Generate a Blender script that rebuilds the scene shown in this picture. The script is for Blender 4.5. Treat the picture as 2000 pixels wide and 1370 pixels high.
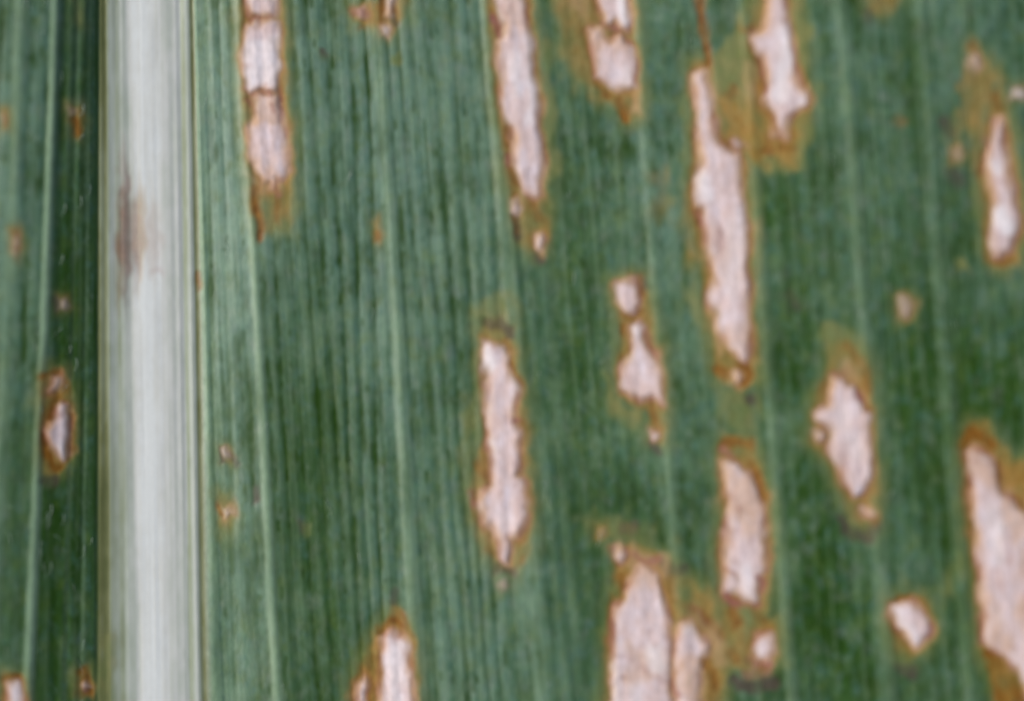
import bpy, math
import numpy as np

# ------------------------------------------------------------------ clear
for o in list(bpy.data.objects):
    bpy.data.objects.remove(o)
scene = bpy.context.scene
col = scene.collection

# ------------------------------------------------------------------ scale
# Leaf surface coordinates: u to the right, v towards the leaf base, 1 unit = 0.022 mm.
U = 0.022e-3
CU, CV = 1000.0, 685.0            # the point of the leaf under the camera
DIST = 0.20

# ------------------------------------------------------------------ camera
cam_d = bpy.data.cameras.new('camera')
cam = bpy.data.objects.new('camera', cam_d)
col.objects.link(cam)
cam.location = (0, 0, DIST)
cam.rotation_euler = (0, 0, 0)
cam_d.sensor_width = 36.0
cam_d.lens = 36.0 * DIST / (2000 * U)
cam_d.clip_start = 0.005
cam_d.clip_end = 50.0
cam_d.dof.use_dof = True
cam_d.dof.focus_distance = DIST + 0.0006
cam_d.dof.aperture_fstop = 4.5
cam_d.dof.aperture_blades = 0
scene.camera = cam

# ------------------------------------------------------------------ daylight
SUN_EL, SUN_AZ = math.radians(38), math.radians(-72)     # azimuth from +Y, clockwise
world = bpy.data.worlds.new('World')
scene.world = world
world.use_nodes = True
wn = world.node_tree
wn.nodes.clear()
sky = wn.nodes.new('ShaderNodeTexSky')
sky.sky_type = 'NISHITA'
sky.sun_disc = False
sky.sun_elevation = SUN_EL
sky.sun_rotation = SUN_AZ
sky.air_density = 0.9
sky.dust_density = 6.5
sky.ozone_density = 1.0
bg = wn.nodes.new('ShaderNodeBackground')
bg.inputs['Strength'].default_value = 0.085
wo = wn.nodes.new('ShaderNodeOutputWorld')
wn.links.new(sky.outputs[0], bg.inputs[0])
wn.links.new(bg.outputs[0], wo.inputs[0])

sun_d = bpy.data.lights.new('sun', 'SUN')
sun_d.energy = 1.5
sun_d.angle = math.radians(14)
sun_d.color = (1.0, 0.97, 0.93)
sun = bpy.data.objects.new('sun', sun_d)
col.objects.link(sun)
sun.location = (-0.3, 0.2, 0.4)
sun.rotation_euler = (math.pi / 2 - SUN_EL, 0, math.pi - SUN_AZ)

scene.view_settings.view_transform = 'Standard'
scene.view_settings.look = 'None'
scene.view_settings.gamma = 1.0
scene.view_settings.use_curve_mapping = False
scene.view_settings.exposure = 0.36

# ------------------------------------------------------------------ numeric helpers
def smooth(a, b, x):
    t = np.clip((x - a) / (b - a), 0, 1)
    return t * t * (3 - 2 * t)

def hash2(i, j, seed):
    h = (i.astype(np.int64) * 374761393 + j.astype(np.int64) * 668265263 + seed * 974711) & 0x7fffffff
    h = ((h ^ (h >> 13)) * 1274126177) & 0x7fffffff
    h = (h ^ (h >> 16)) & 0x7fffffff
    return (h % 1000003) / 1000003.0

def vnoise(x, y, seed=0):                      # value noise, -1..1
    i = np.floor(x); j = np.floor(y)
    fx = x - i; fy = y - j
    fx = fx * fx * (3 - 2 * fx); fy = fy * fy * (3 - 2 * fy)
    a = hash2(i, j, seed); b = hash2(i + 1, j, seed)
    c = hash2(i, j + 1, seed); d = hash2(i + 1, j + 1, seed)
    return 2 * ((a * (1 - fx) + b * fx) * (1 - fy) + (c * (1 - fx) + d * fx) * fy) - 1

def fbm(x, y, seed=0, octv=3):
    r = 0; a = 0.6
    for k in range(octv):
        r = r + a * vnoise(x * 2 ** k, y * 2 ** k, seed + 17 * k); a *= 0.55
    return r

# ------------------------------------------------------------------ the sampling grid of the leaf surface
def axis(lo, hi, step, far_lo, far_hi):
    mid = list(np.arange(lo, hi + 1e-6, step))
    a = []; s = step; x = lo
    while x > far_lo:
        s *= 1.12; x -= min(s, 60); a.append(x)
    b = []; s = step; x = mid[-1]
    while x < far_hi:
        s *= 1.12; x += min(s, 60); b.append(x)
    return np.array(a[::-1] + mid + b)

gu = axis(-70, 2076, 2.0, -1500, 2700)
gv = axis(-50, 1420, 2.2, -1900, 3300)
NU, NV = len(gu), len(gv)
X, Y = np.meshgrid(gu, gv)                     # shape NV, NU

# the course of the veins: u = s + drift(s) * (v - 685) / 1370
DR_S = np.array([-2500, -900, 0, 90, 150, 185, 212, 258, 360, 392, 408, 510, 775, 1000, 1300, 1700, 2000, 3200.])
DR_D = np.array([-60, -60, -55, -52, -25, -8, 6, 20, 20, 26, 52, 77, 85, 108, 100, 98, 100, 100.])
ss = np.arange(-2600, 3300, 2.0)
sd = np.interp(ss, DR_S, DR_D)
S = np.empty_like(X)
for r in range(NV):
    t = np.clip((gv[r] - CV) / 1370.0, -1.1, 1.1)
    S[r] = np.interp(gu, ss + sd * t, ss)
# the veins wander a little
WOB = 3.0 * vnoise(S / 160.0, Y / 600.0, 3) + 0.9 * vnoise(S / 70, Y / 160.0, 4)
blade_amt = smooth(385, 480, S) + smooth(130, 60, S)
S = S + WOB * np.clip(blade_amt, 0, 1)

# warped coordinates, so that traced outlines get ragged edges
XW = X + 5.0 * vnoise(X / 26, Y / 40, 11) + 2.6 * vnoise(X / 11, Y / 16, 12)
YW = Y + 8.0 * vnoise(X / 22, Y / 34, 13) + 3.5 * vnoise(X / 10, Y / 15, 14)

def window(pts, pad):
    p = np.asarray(pts, float)
    i0 = max(np.searchsorted(gu, p[:, 0].min() - pad) - 1, 0); i1 = min(np.searchsorted(gu, p[:, 0].max() + pad) + 1, NU)
    j0 = max(np.searchsorted(gv, p[:, 1].min() - pad) - 1, 0); j1 = min(np.searchsorted(gv, p[:, 1].max() + pad) + 1, NV)
    return slice(j0, j1), slice(i0, i1)

def seg_dist(x, y, a, b):
    dx, dy = b[0] - a[0], b[1] - a[1]
    L = dx * dx + dy * dy + 1e-9
    t = np.clip(((x - a[0]) * dx + (y - a[1]) * dy) / L, 0, 1)
    return np.hypot(x - a[0] - t * dx, y - a[1] - t * dy), t

def poly_sdf(pts, pad=70):
    w = window(pts, pad)
    x, y = XW[w], YW[w]
    d = np.full(x.shape, 1e9); ins = np.zeros(x.shape, bool)
    n = len(pts)
    for k in range(n):
        a, b = pts[k], pts[(k + 1) % n]
        d = np.minimum(d, seg_dist(x, y, a, b)[0])
        if a[1] != b[1]:
            c = (a[1] > y) != (b[1] > y)
            ins ^= c & (x < (b[0] - a[0]) * (y - a[1]) / (b[1] - a[1]) + a[0])
    return w, np.where(ins, -d, d)

def stroke_sdf(pts, width, pad=60):
    """pts: (u, v[, half width]) along the stroke"""
    w = window([p[:2] for p in pts], pad)
    x, y = XW[w], YW[w]
    d = np.full(x.shape, 1e9)
    if len(pts) == 1: pts = pts + [(pts[0][0] + .1,) + tuple(pts[0][1:])]
    for a, b in zip(pts[:-1], pts[1:]):
        wa = a[2] if len(a) > 2 else width; wb = b[2] if len(b) > 2 else width
        dd, t = seg_dist(x, y, a, b)
        d = np.minimum(d, dd - (wa + (wb - wa) * t))
    return w, d

MASKS = ('vein', 'dash', 'rib', 'halo', 'brown', 'smudge', 'tan', 'warm', 'umber', 'red', 'pale')
M = {k: np.zeros_like(X) for k in MASKS}
M['ribtone'] = np.zeros_like(X)
def put(k, w, val):
    M[k][w] = np.maximum(M[k][w], val)

# ------------------------------------------------------------------ large veins: (centre s, half width, paleness, ridge height)
VEINS = [(16, 12, .40, 1.6), (87, 8.5, .95, 2.4), (402, 7, .62, 2.0), (506, 9.5, .60, 2.2), (776, 13, .42, 2.0),
         (1006, 13, .36, 1.9), (1291, 14, .26, 1.8), (1497, 12, .30, 1.8), (1688, 15, .30, 2.0), (1842, 12, .22, 1.8),
         (-150, 9, .5, 2.2), (-380, 9, .5, 2.2),
         (2100, 10, .3, 1.8)]
# ------------------------------------------------------------------ relief, in leaf units
SL_S = np.array([-1600, -400, 0, 55, 95, 180, 190, 198, 214, 254, 264, 300, 345, 362, 372, 384, 392, 400, 470, 512, 530, 640, 760, 800, 900, 1010, 1060, 1180, 1290, 1500, 1700, 1900, 2400, 2900.])
SL_P = np.array([.10, .0, -.02, -.08, -.30, -.36, -.28, -.08, -.14, -.10, .02, .06, -.04, .04, .10, -.1, -.1, .17, .16, .12, .0, .02, .07, .07, .05, .06, -.01, .01, .06, .05, .03, .02, -.06, -.3])
sl = np.interp(ss, SL_S, SL_P)
zz = np.cumsum(sl) * 2.0
zz -= np.interp(300.0, ss, zz)
Z = np.interp(S, ss, zz)
on_blade = np.clip(smooth(392, 415, S) + smooth(188, 160, S), 0, 1)
# slow swells
Z += on_blade * (9 * fbm(X / 420, Y / 700, 21, 2) + 2.2 * vnoise(X / 120, Y / 210, 22) + .55 * vnoise(X / 38, Y / 90, 23))
# minor veins: fine ridges running with the large ones
ph = S / 31.0 + .75 * vnoise(S / 105, Y / 1500, 24) + .12 * vnoise(S / 40, Y / 300, 34)
fine = np.cos(2 * math.pi * ph)
fine2 = np.cos(2 * math.pi * (S / 11.3 + .3 * vnoise(S / 50, Y / 300, 25)))
amp = .55 + .45 * vnoise(S / 60, Y / 260, 26)
near_rib0 = smooth(560, 460, S) * smooth(150, 300, S)
Z += on_blade * ((.95 - .6 * smooth(900, 1300, S) - .35 * near_rib0) * fine * amp + .10 * fine2)
for c, hw, pale, h in VEINS:
    q = (S - c) / hw
    core = np.exp(-q * q * 1.1)
    Z += 1.35 * h * core
    var = .82 + .25 * vnoise(S * 0 + c, Y / 90, int(abs(c)) + 5) + .18 * vnoise(S / 6, Y / 40, int(abs(c)) + 6)
    M['vein'] = np.maximum(M['vein'], pale * var * smooth(1.45, .55, np.abs(q)))
    # shade on the ridge side away from the sun, put into colour, slightly sunk
    q2 = (S - c - 1.9 * hw) / (hw * .9)
    M['dash'] = np.maximum(M['dash'], .45 * np.exp(-q2 * q2) * (.6 + .5 * vnoise(S / 12, Y / 60, int(abs(c)) + 9)) * (pale > .3))
for c, hw, am in ((142, 5, .26), (169, 5, .26), (60, 6, .14)):
    M['vein'] = np.maximum(M['vein'], am * np.exp(-((S - c) / hw) ** 2) * (.8 + .5 * vnoise(S / 9, Y / 120, 60 + int(c))))
# pale streaks on the minor veins
st = np.clip(fine, 0, 1) ** 2 * (.35 + .6 * vnoise(S / 24, Y / 230, 27)) + np.clip(fine2, 0, 1) ** 2 * .12 * (.5 + vnoise(S / 11, Y / 90, 28))
M['vein'] = np.maximum(M['vein'], np.clip(.26 * st * on_blade, 0, 1))
near_rib = on_blade * smooth(760 - 230 * smooth(250, 800, Y), 400, S) * smooth(150, 300, S)  # the lit flank right of the midrib, put into colour as a paler band
M['vein'] = np.maximum(M['vein'], near_rib * (.22 + .16 * vnoise(S / 9, Y / 260, 29) + .1 * vnoise(S / 30, Y / 60, 30)))

# rows of dark pits between the minor veins
rowi = np.round(S / 21.0 + .2 * vnoise(S / 90, Y / 500, 31))
cross = np.abs(S / 21.0 + .2 * vnoise(S / 90, Y / 500, 31) - rowi)
rowgate = hash2(rowi.astype(np.int64), (rowi * 0).astype(np.int64), 41)
along = vnoise(rowi * 7.3 + .5, Y / 26.0 + rowi * 3.7, 42)
dots = smooth(.15, .75, along) * smooth(.34, .08, cross) * smooth(.15, .5, rowgate)
M['dash'] = np.maximum(M['dash'], on_blade * .75 * dots)
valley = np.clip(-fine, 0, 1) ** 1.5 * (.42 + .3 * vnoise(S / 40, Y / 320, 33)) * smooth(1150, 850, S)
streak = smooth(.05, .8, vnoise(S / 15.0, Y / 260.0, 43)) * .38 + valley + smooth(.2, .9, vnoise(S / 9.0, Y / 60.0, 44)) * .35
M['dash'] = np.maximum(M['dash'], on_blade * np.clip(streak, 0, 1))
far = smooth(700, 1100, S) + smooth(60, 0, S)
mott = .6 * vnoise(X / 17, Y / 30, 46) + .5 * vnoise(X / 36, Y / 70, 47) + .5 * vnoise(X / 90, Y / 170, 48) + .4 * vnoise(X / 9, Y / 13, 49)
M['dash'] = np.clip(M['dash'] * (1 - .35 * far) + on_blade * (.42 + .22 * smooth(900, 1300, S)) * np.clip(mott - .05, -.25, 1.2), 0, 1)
M['vein'] = np.clip(M['vein'] + on_blade * (.16 + .08 * smooth(900, 1300, S)) * np.clip(-mott - .15, 0, 1), 0, 1)
# dark green streaks, with the shade of the left furrow and behind veins painted in
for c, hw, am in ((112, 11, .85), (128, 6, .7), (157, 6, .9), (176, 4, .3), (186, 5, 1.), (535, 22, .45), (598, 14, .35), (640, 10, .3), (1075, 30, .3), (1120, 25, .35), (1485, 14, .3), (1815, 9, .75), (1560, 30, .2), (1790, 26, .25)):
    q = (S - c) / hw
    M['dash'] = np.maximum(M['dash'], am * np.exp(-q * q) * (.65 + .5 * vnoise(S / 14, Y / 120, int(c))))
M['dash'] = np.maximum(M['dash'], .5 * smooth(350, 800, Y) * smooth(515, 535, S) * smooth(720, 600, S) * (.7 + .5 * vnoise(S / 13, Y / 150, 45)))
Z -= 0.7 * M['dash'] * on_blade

# broad sheen (+) and shade (-) on the blade, painted into its colour
LT = .16 * vnoise(X / 130, Y / 260, 81) + .12 * vnoise(X / 50, Y / 110, 82)
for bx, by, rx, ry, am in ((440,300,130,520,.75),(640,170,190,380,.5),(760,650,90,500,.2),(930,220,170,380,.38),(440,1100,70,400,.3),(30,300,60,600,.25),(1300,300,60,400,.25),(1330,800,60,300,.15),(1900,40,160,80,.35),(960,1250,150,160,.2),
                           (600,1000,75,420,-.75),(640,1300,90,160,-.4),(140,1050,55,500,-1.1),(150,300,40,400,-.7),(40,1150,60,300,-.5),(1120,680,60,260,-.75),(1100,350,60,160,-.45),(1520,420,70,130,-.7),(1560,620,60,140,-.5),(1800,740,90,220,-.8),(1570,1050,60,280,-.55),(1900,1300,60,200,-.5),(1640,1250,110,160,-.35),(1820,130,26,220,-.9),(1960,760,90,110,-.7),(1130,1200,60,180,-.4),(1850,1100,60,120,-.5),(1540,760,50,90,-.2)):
    LT += am * (.8 if am < 0 and bx > 900 else 1) * np.exp(-((S - bx) / rx) ** 2 - ((Y - by) / ry) ** 2)
LT -= .30 * smooth(1000, 1250, S) + .18 * smooth(900, 1150, S) * smooth(500, 900, Y) + .12 * smooth(195, 180, S) * smooth(88, 100, S)
LT = np.clip(LT, -1, 1)
M['sheen_tint'] = np.clip(LT, 0, 1); M['shade_tint'] = np.clip(-LT, 0, 1)
# ------------------------------------------------------------------ the midrib
rib_on = smooth(186, 196, S) * smooth(399, 391, S)
M['rib'] = rib_on
RB_S = np.array([180, 186, 189, 193, 197, 203, 206, 210, 213, 219, 226, 231, 235, 240, 247, 254, 262, 270, 282, 294, 306, 318, 326, 334, 340, 352, 359, 362, 366, 370, 374, 381, 384, 389, 393, 398, 404.])
RB_T = np.array([.1, .02, .02, .22, .40, .40, .30, .32, .50, .64, .64, .54, .56, .64, .66, .70, .80, .91, .99, 1.0, .96, .88, .80, .82, .76, .78, .76, .50, .48, .64, .70, .60, .28, .24, .40, .56, .5])  # tissue stripes, plus the bright crown and shaded left side put into the tone
tone = np.interp(S + 1.2 * vnoise(S / 10, Y / 300, 51), RB_S, RB_T)
tone += .06 * vnoise(S / 5.0, Y / 330.0, 52) + .05 * vnoise(S / 22.0, Y / 70.0, 53) + .04 * vnoise(S / 9, Y / 22.0, 54)
tone -= .12 * smooth(600, 1300, Y) * smooth(250, 235, S) * smooth(206, 214, S)
tone -= (.22 * smooth(700, 1000, Y) + .16 * smooth(450, 150, Y)) * smooth(216, 207, S)
M['ribtone'] = np.clip(tone, 0, 1)
ribrel = np.interp(S, [186, 190, 197, 206, 214, 231, 244, 258, 285, 330, 352, 361, 376, 386, 396, 404],
                      [0, -3, 0.2, -1.4, .5, -.8, .5, .3, 1.6, 1.4, .8, -.9, .8, -1.6, .2, 0])
Z += ribrel * rib_on + rib_on * (.35 * vnoise(S / 8, Y / 400, 55) + .4 * vnoise(S / 20, Y / 90, 56))

# ------------------------------------------------------------------ the lesions
# rim outline, list of bleached patches, amount of brown at the rim
LES = []
def lesion(rim, centres=(), brown=.85, tan=1.0, halo=1.0):
    LES.append((rim, list(centres), brown, tan, halo))

lesion([(466,-60),(552,-60),(556,60),(560,120),(560,180),(568,240),(573,300),(576,360),(573,420),(566,452),(503,455),(495,420),(489,370),(482,320),(478,260),(470,180),(466,100)],
       [[(487,-60),(538,-60),(538,20),(534,38),(520,37),(505,36),(490,30),(484,12)],
        [(480,50),(492,45),(540,46),(543,100),(546,140),(545,165),(540,180),(520,178),(505,180),(490,180),(482,168),(476,140),(474,110),(476,80)],
        [(500,186),(540,186),(552,235),(558,260),(562,300),(563,335),(555,345),(540,350),(536,374),(530,374),(528,362),(515,360),(505,345),(492,320),(488,280),(490,250),(500,235)]])
lesion([(950,-60),(1032,-60),(1045,60),(1056,140),(1061,220),(1066,300),(1071,380),(1071,450),(1064,498),(1045,500),(1010,475),(1000,430),(990,360),(979,270),(966,160),(956,60)],
       [[(961,-60),(1022,-60),(1024,30),(1034,72),(1042,110),(1047,160),(1052,220),(1056,290),(1060,340),(1058,386),(1045,388),(1030,375),(1018,355),(1010,330),(1010,300),(1007,270),(995,245),(985,225),(981,190),(977,150),(974,110),(972,88),(985,75),(985,50),(975,30)],
        [(1000,396),(1012,392),(1019,404),(1012,413),(1002,410)],
        [(1047,468),(1056,465),(1063,474),(1060,486),(1050,488)]])
lesion([(1142,-60),(1240,-60),(1245,100),(1250,180),(1252,235),(1225,240),(1195,205),(1165,192),(1147,130),(1136,60)],
       [[(1160,-60),(1229,-60),(1229,30),(1226,62),(1212,62),(1200,50),(1185,52),(1175,30),(1165,10)],
        [(1150,58),(1173,62),(1182,82),(1200,87),(1215,77),(1232,92),(1238,130),(1240,175),(1225,182),(1205,175),(1185,165),(1165,155),(1162,120),(1155,85)]], brown=.95)
lesion([(1345,120),(1385,122),(1396,180),(1403,240),(1420,283),(1446,290),(1460,330),(1463,420),(1470,500),(1472,600),(1475,700),(1476,745),(1440,762),(1402,742),(1386,690),(1376,640),(1378,580),(1368,520),(1352,460),(1342,400),(1350,330),(1350,260),(1345,200)],
       [[(1353,145),(1365,138),(1376,142),(1386,175),(1390,215),(1395,255),(1404,285),(1420,298),(1438,302),(1446,335),(1448,380),(1452,430),(1458,470),(1455,520),(1460,555),(1458,600),(1462,650),(1465,690),(1455,708),(1440,700),(1430,680),(1415,672),(1402,645),(1395,610),(1384,585),(1386,570),(1398,550),(1390,520),(1383,480),(1378,445),(1372,415),(1360,395),(1362,360),(1368,310),(1362,260),(1358,200)],
        [(1428,733),(1438,730),(1446,741),(1440,752),(1430,750)]])
lesion([(1478,-60),(1536,-60),(1546,60),(1562,140),(1582,178),(1580,220),(1560,275),(1535,310),(1500,300),(1470,270),(1440,295),(1425,292),(1440,250),(1452,200),(1446,140),(1455,70),(1478,45)],
       [[(1492,-60),(1525,-60),(1532,40),(1540,90),(1548,130),(1555,170),(1572,180),(1576,205),(1560,212),(1550,225),(1542,236),(1536,268),(1506,264),(1505,220),(1490,200),(1500,170),(1495,130),(1475,100),(1463,75),(1465,62),(1490,60),(1497,30)],
        [(1426,280),(1434,276),(1444,288),(1436,294)]], brown=1.0)
lesion([(934,660),(944,625),(970,616),(1000,638),(1010,680),(1020,740),(1029,800),(1034,880),(1040,960),(1036,1040),(1030,1090),(1000,1116),(970,1110),(940,1060),(925,1000),(922,950),(938,900),(946,850),(942,760),(936,700)],
       [[(942,672),(955,668),(985,680),(993,700),(1000,730),(1012,760),(1010,790),(1003,815),(1008,830),(1018,850),(1016,880),(1018,905),(1010,925),(1025,940),(1032,985),(1025,1020),(1015,1045),(998,1055),(990,1095),(978,1090),(972,1060),(960,1030),(945,1015),(937,980),(945,960),(962,940),(962,905),(955,870),(952,800),(950,740),(945,700)]])
lesion([(1190,545),(1255,540),(1268,590),(1280,650),(1296,720),(1303,800),(1290,862),(1270,862),(1262,805),(1240,785),(1205,775),(1198,740),(1212,690),(1208,640),(1195,600)],
       [[(1198,553),(1240,553),(1248,570),(1245,590),(1240,608),(1215,608),(1203,590)],
        [(1238,640),(1250,634),(1258,645),(1256,664),(1265,678),(1280,700),(1288,730),(1292,765),(1299,792),(1280,785),(1265,775),(1240,768),(1215,762),(1208,750),(1212,720),(1225,700),(1232,680),(1236,660)],
        [(1268,843),(1276,840),(1282,849),(1275,856)]])
lesion([(1614,665),(1658,660),(1685,700),(1698,760),(1706,850),(1712,950),(1713,1020),(1695,1042),(1662,1028),(1650,980),(1630,940),(1605,890),(1582,860),(1580,810),(1590,780),(1608,740),(1612,700)],
       [[(1622,735),(1640,738),(1660,755),(1680,780),(1690,810),(1690,860),(1697,920),(1690,955),(1668,965),(1650,950),(1635,910),(1618,885),(1614,865),(1622,840),(1605,825),(1592,812),(1592,798),(1615,790)],
        [(1586,838),(1598,834),(1606,846),(1598,856),(1588,852)],
        [(1680,990),(1692,988),(1700,1000),(1692,1012),(1682,1006)]])
lesion([(1408,850),(1450,848),(1480,900),(1495,960),(1502,1040),(1506,1120),(1497,1192),(1450,1195),(1410,1172),(1402,1100),(1405,1000),(1402,920)],
       [[(1408,906),(1430,904),(1455,915),(1475,950),(1485,985),(1490,1030),(1495,1070),(1495,1110),(1485,1120),(1482,1160),(1478,1176),(1455,1170),(1440,1155),(1415,1158),(1412,1130),(1415,1080),(1412,1050),(1418,1015),(1420,980),(1412,940)]], brown=.95)
lesion([(1178,1450),(1183,1250),(1190,1180),(1203,1100),(1198,1065),(1250,1060),(1300,1085),(1330,1130),(1380,1150),(1420,1180),(1460,1200),(1512,1202),(1516,1290),(1490,1312),(1430,1300),(1412,1340),(1402,1450)],
       [[(1190,1450),(1192,1300),(1195,1250),(1198,1220),(1200,1180),(1215,1165),(1232,1128),(1252,1100),(1285,1118),(1298,1170),(1306,1210),(1309,1260),(1307,1320),(1311,1450)],
        [(1318,1450),(1318,1330),(1315,1260),(1325,1220),(1345,1212),(1362,1230),(1382,1250),(1372,1280),(1366,1310),(1372,1450)],
        [(1475,1235),(1505,1232),(1509,1270),(1500,1291),(1475,1287),(1468,1260)],
        [(1196,1072),(1210,1068),(1220,1080),(1212,1092),(1198,1088)]], brown=1.0)
lesion([(1872,860),(1888,832),(1920,828),(1950,868),(1985,915),(2062,950),(2070,1450),(1965,1450),(1930,1330),(1905,1250),(1895,1150),(1886,1050),(1878,950)],
       [[(1885,880),(1900,878),(1925,890),(1940,915),(1947,950),(1975,985),(2010,1010),(2040,1060),(2044,1290),(2012,1370),(1998,1345),(1985,1312),(1960,1288),(1938,1266),(1917,1240),(1912,1180),(1905,1120),(1900,1050),(1893,980),(1890,930)]], brown=1.0)
lesion([(1725,1165),(1760,1153),(1790,1165),(1820,1205),(1826,1225),(1805,1270),(1775,1287),(1740,1265),(1728,1220)],
       [[(1732,1180),(1755,1170),(1775,1172),(1785,1190),(1805,1205),(1812,1225),(1800,1250),(1790,1262),(1775,1255),(1765,1230),(1745,1215),(1732,1200)]])
lesion([(1925,192),(1950,190),(1965,250),(1976,320),(1990,400),(1993,470),(1980,520),(1940,525),(1915,490),(1910,420),(1906,330),(1912,260)],
       [[(1932,235),(1945,232),(1955,270),(1960,310),(1968,350),(1975,390),(1982,420),(1980,455),(1965,495),(1940,498),(1928,480),(1930,430),(1932,400),(1925,350),(1920,310),(1930,280)]], brown=.95)
lesion([(740,1225),(768,1193),(795,1205),(812,1250),(816,1450),(688,1450),(686,1330),(700,1300),(725,1260)],
       [[(748,1240),(760,1235),(775,1235),(792,1245),(803,1270),(807,1320),(809,1450),(745,1450),(745,1320)],
        [(700,1330),(712,1316),(720,1336),(716,1370),(702,1380),(693,1352)]], brown=1.0)
lesion([(90,730),(105,713),(124,728),(135,760),(143,800),(146,860),(140,900),(120,927),(95,922),(85,880),(82,830),(87,770)],
       [[(122,790),(136,792),(138,840),(136,880),(128,894),(115,880),(100,862),(92,842),(106,818)],
        [(104,762),(112,738),(120,734),(122,746),(112,764)]], brown=1.0)
lesion([(8,1318),(30,1310),(54,1320),(58,1450),(2,1450)], [[(22,1336),(45,1330),(50,1350),(51,1450),(18,1450)]], brown=1.0)
lesion([(156,1302),(180,1300),(186,1330),(178,1362),(160,1358),(152,1330)], [[(165,1335),(171,1331),(174,1341),(168,1346)]], brown=1.0)
lesion([(678,14),(738,4),(745,-60),(790,-60),(792,30),(778,52),(762,72),(744,66),(735,48),(710,52),(692,40)],
       [[(754,-60),(768,-60),(769,34),(762,34),(755,16)], [(745,52),(754,48),(761,58),(755,68),(746,66)],
        [(698,18),(712,14),(716,30),(704,34)]], brown=.8, tan=.7)
lesion([(428,872),(450,870),(458,892),(448,912),(432,908)], [[(436,880),(446,878),(449,892),(441,896)]], brown=.35, tan=0.54)
lesion([(430,962),(452,958),(460,1000),(455,1040),(440,1052),(428,1020)], [[(441,988),(449,984),(452,1006),(445,1012)]], brown=.6, tan=.6)
lesion([(4,205),(28,208),(34,240),(24,262),(6,258)], [[(10,232),(17,230),(18,242),(11,244)]], brown=.6, tan=0.36)
lesion([(140,208),(156,204),(164,240),(158,282),(144,270)], [[(142,214),(150,212),(151,222),(144,224)]], brown=.65, tan=0.32)
lesion([(26,448),(44,444),(48,480),(38,512),(26,500)], [[(32,470),(40,464),(40,480),(34,506),(30,498)]], brown=.6, tan=0.43)
lesion([(116,576),(138,572),(144,600),(134,612),(118,608)], [[(122,588),(132,582),(136,596),(128,605),(121,602)]], brown=.25, tan=0.47)
lesion([(1742,578),(1770,572),(1786,596),(1778,630),(1758,634),(1744,610)], [[(1750,586),(1766,582),(1776,600),(1768,622),(1756,616)]], brown=.5, tan=0.43)
lesion([(1878,98),(1898,90),(1918,112),(1920,140),(1898,146),(1880,132)], [[(1880,118),(1896,114),(1908,128),(1902,140),(1886,136)]], brown=.8, tan=0.54)
lesion([(1962,168),(1982,160),(2002,172),(2004,198),(1984,210),(1966,198)], [[(1968,176),(1982,170),(1994,180),(1994,194),(1980,200),(1968,192)]], brown=.35, tan=0.58)
lesion([(1848,286),(1866,282),(1878,306),(1868,328),(1852,318)], [[(1854,294),(1866,292),(1870,312),(1862,318)]], brown=.5, tan=0.32)
lesion([(1676,-50),(1748,-50),(1750,20),(1720,34),(1690,28)], [], brown=.5)
lesion([(974,1136),(986,1130),(998,1142),(990,1152),(976,1150)], [[(978,1139),(986,1135),(993,1142),(986,1148)]], brown=.2, tan=0.58)
lesion([(1160,1018),(1184,1014),(1190,1044),(1172,1060),(1156,1048)], [[(1168,1032),(1176,1028),(1178,1040),(1170,1044)]], brown=.6, tan=0.22)
lesion([(728,428),(744,424),(752,460),(742,482),(732,470)], [], brown=.5)

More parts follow.
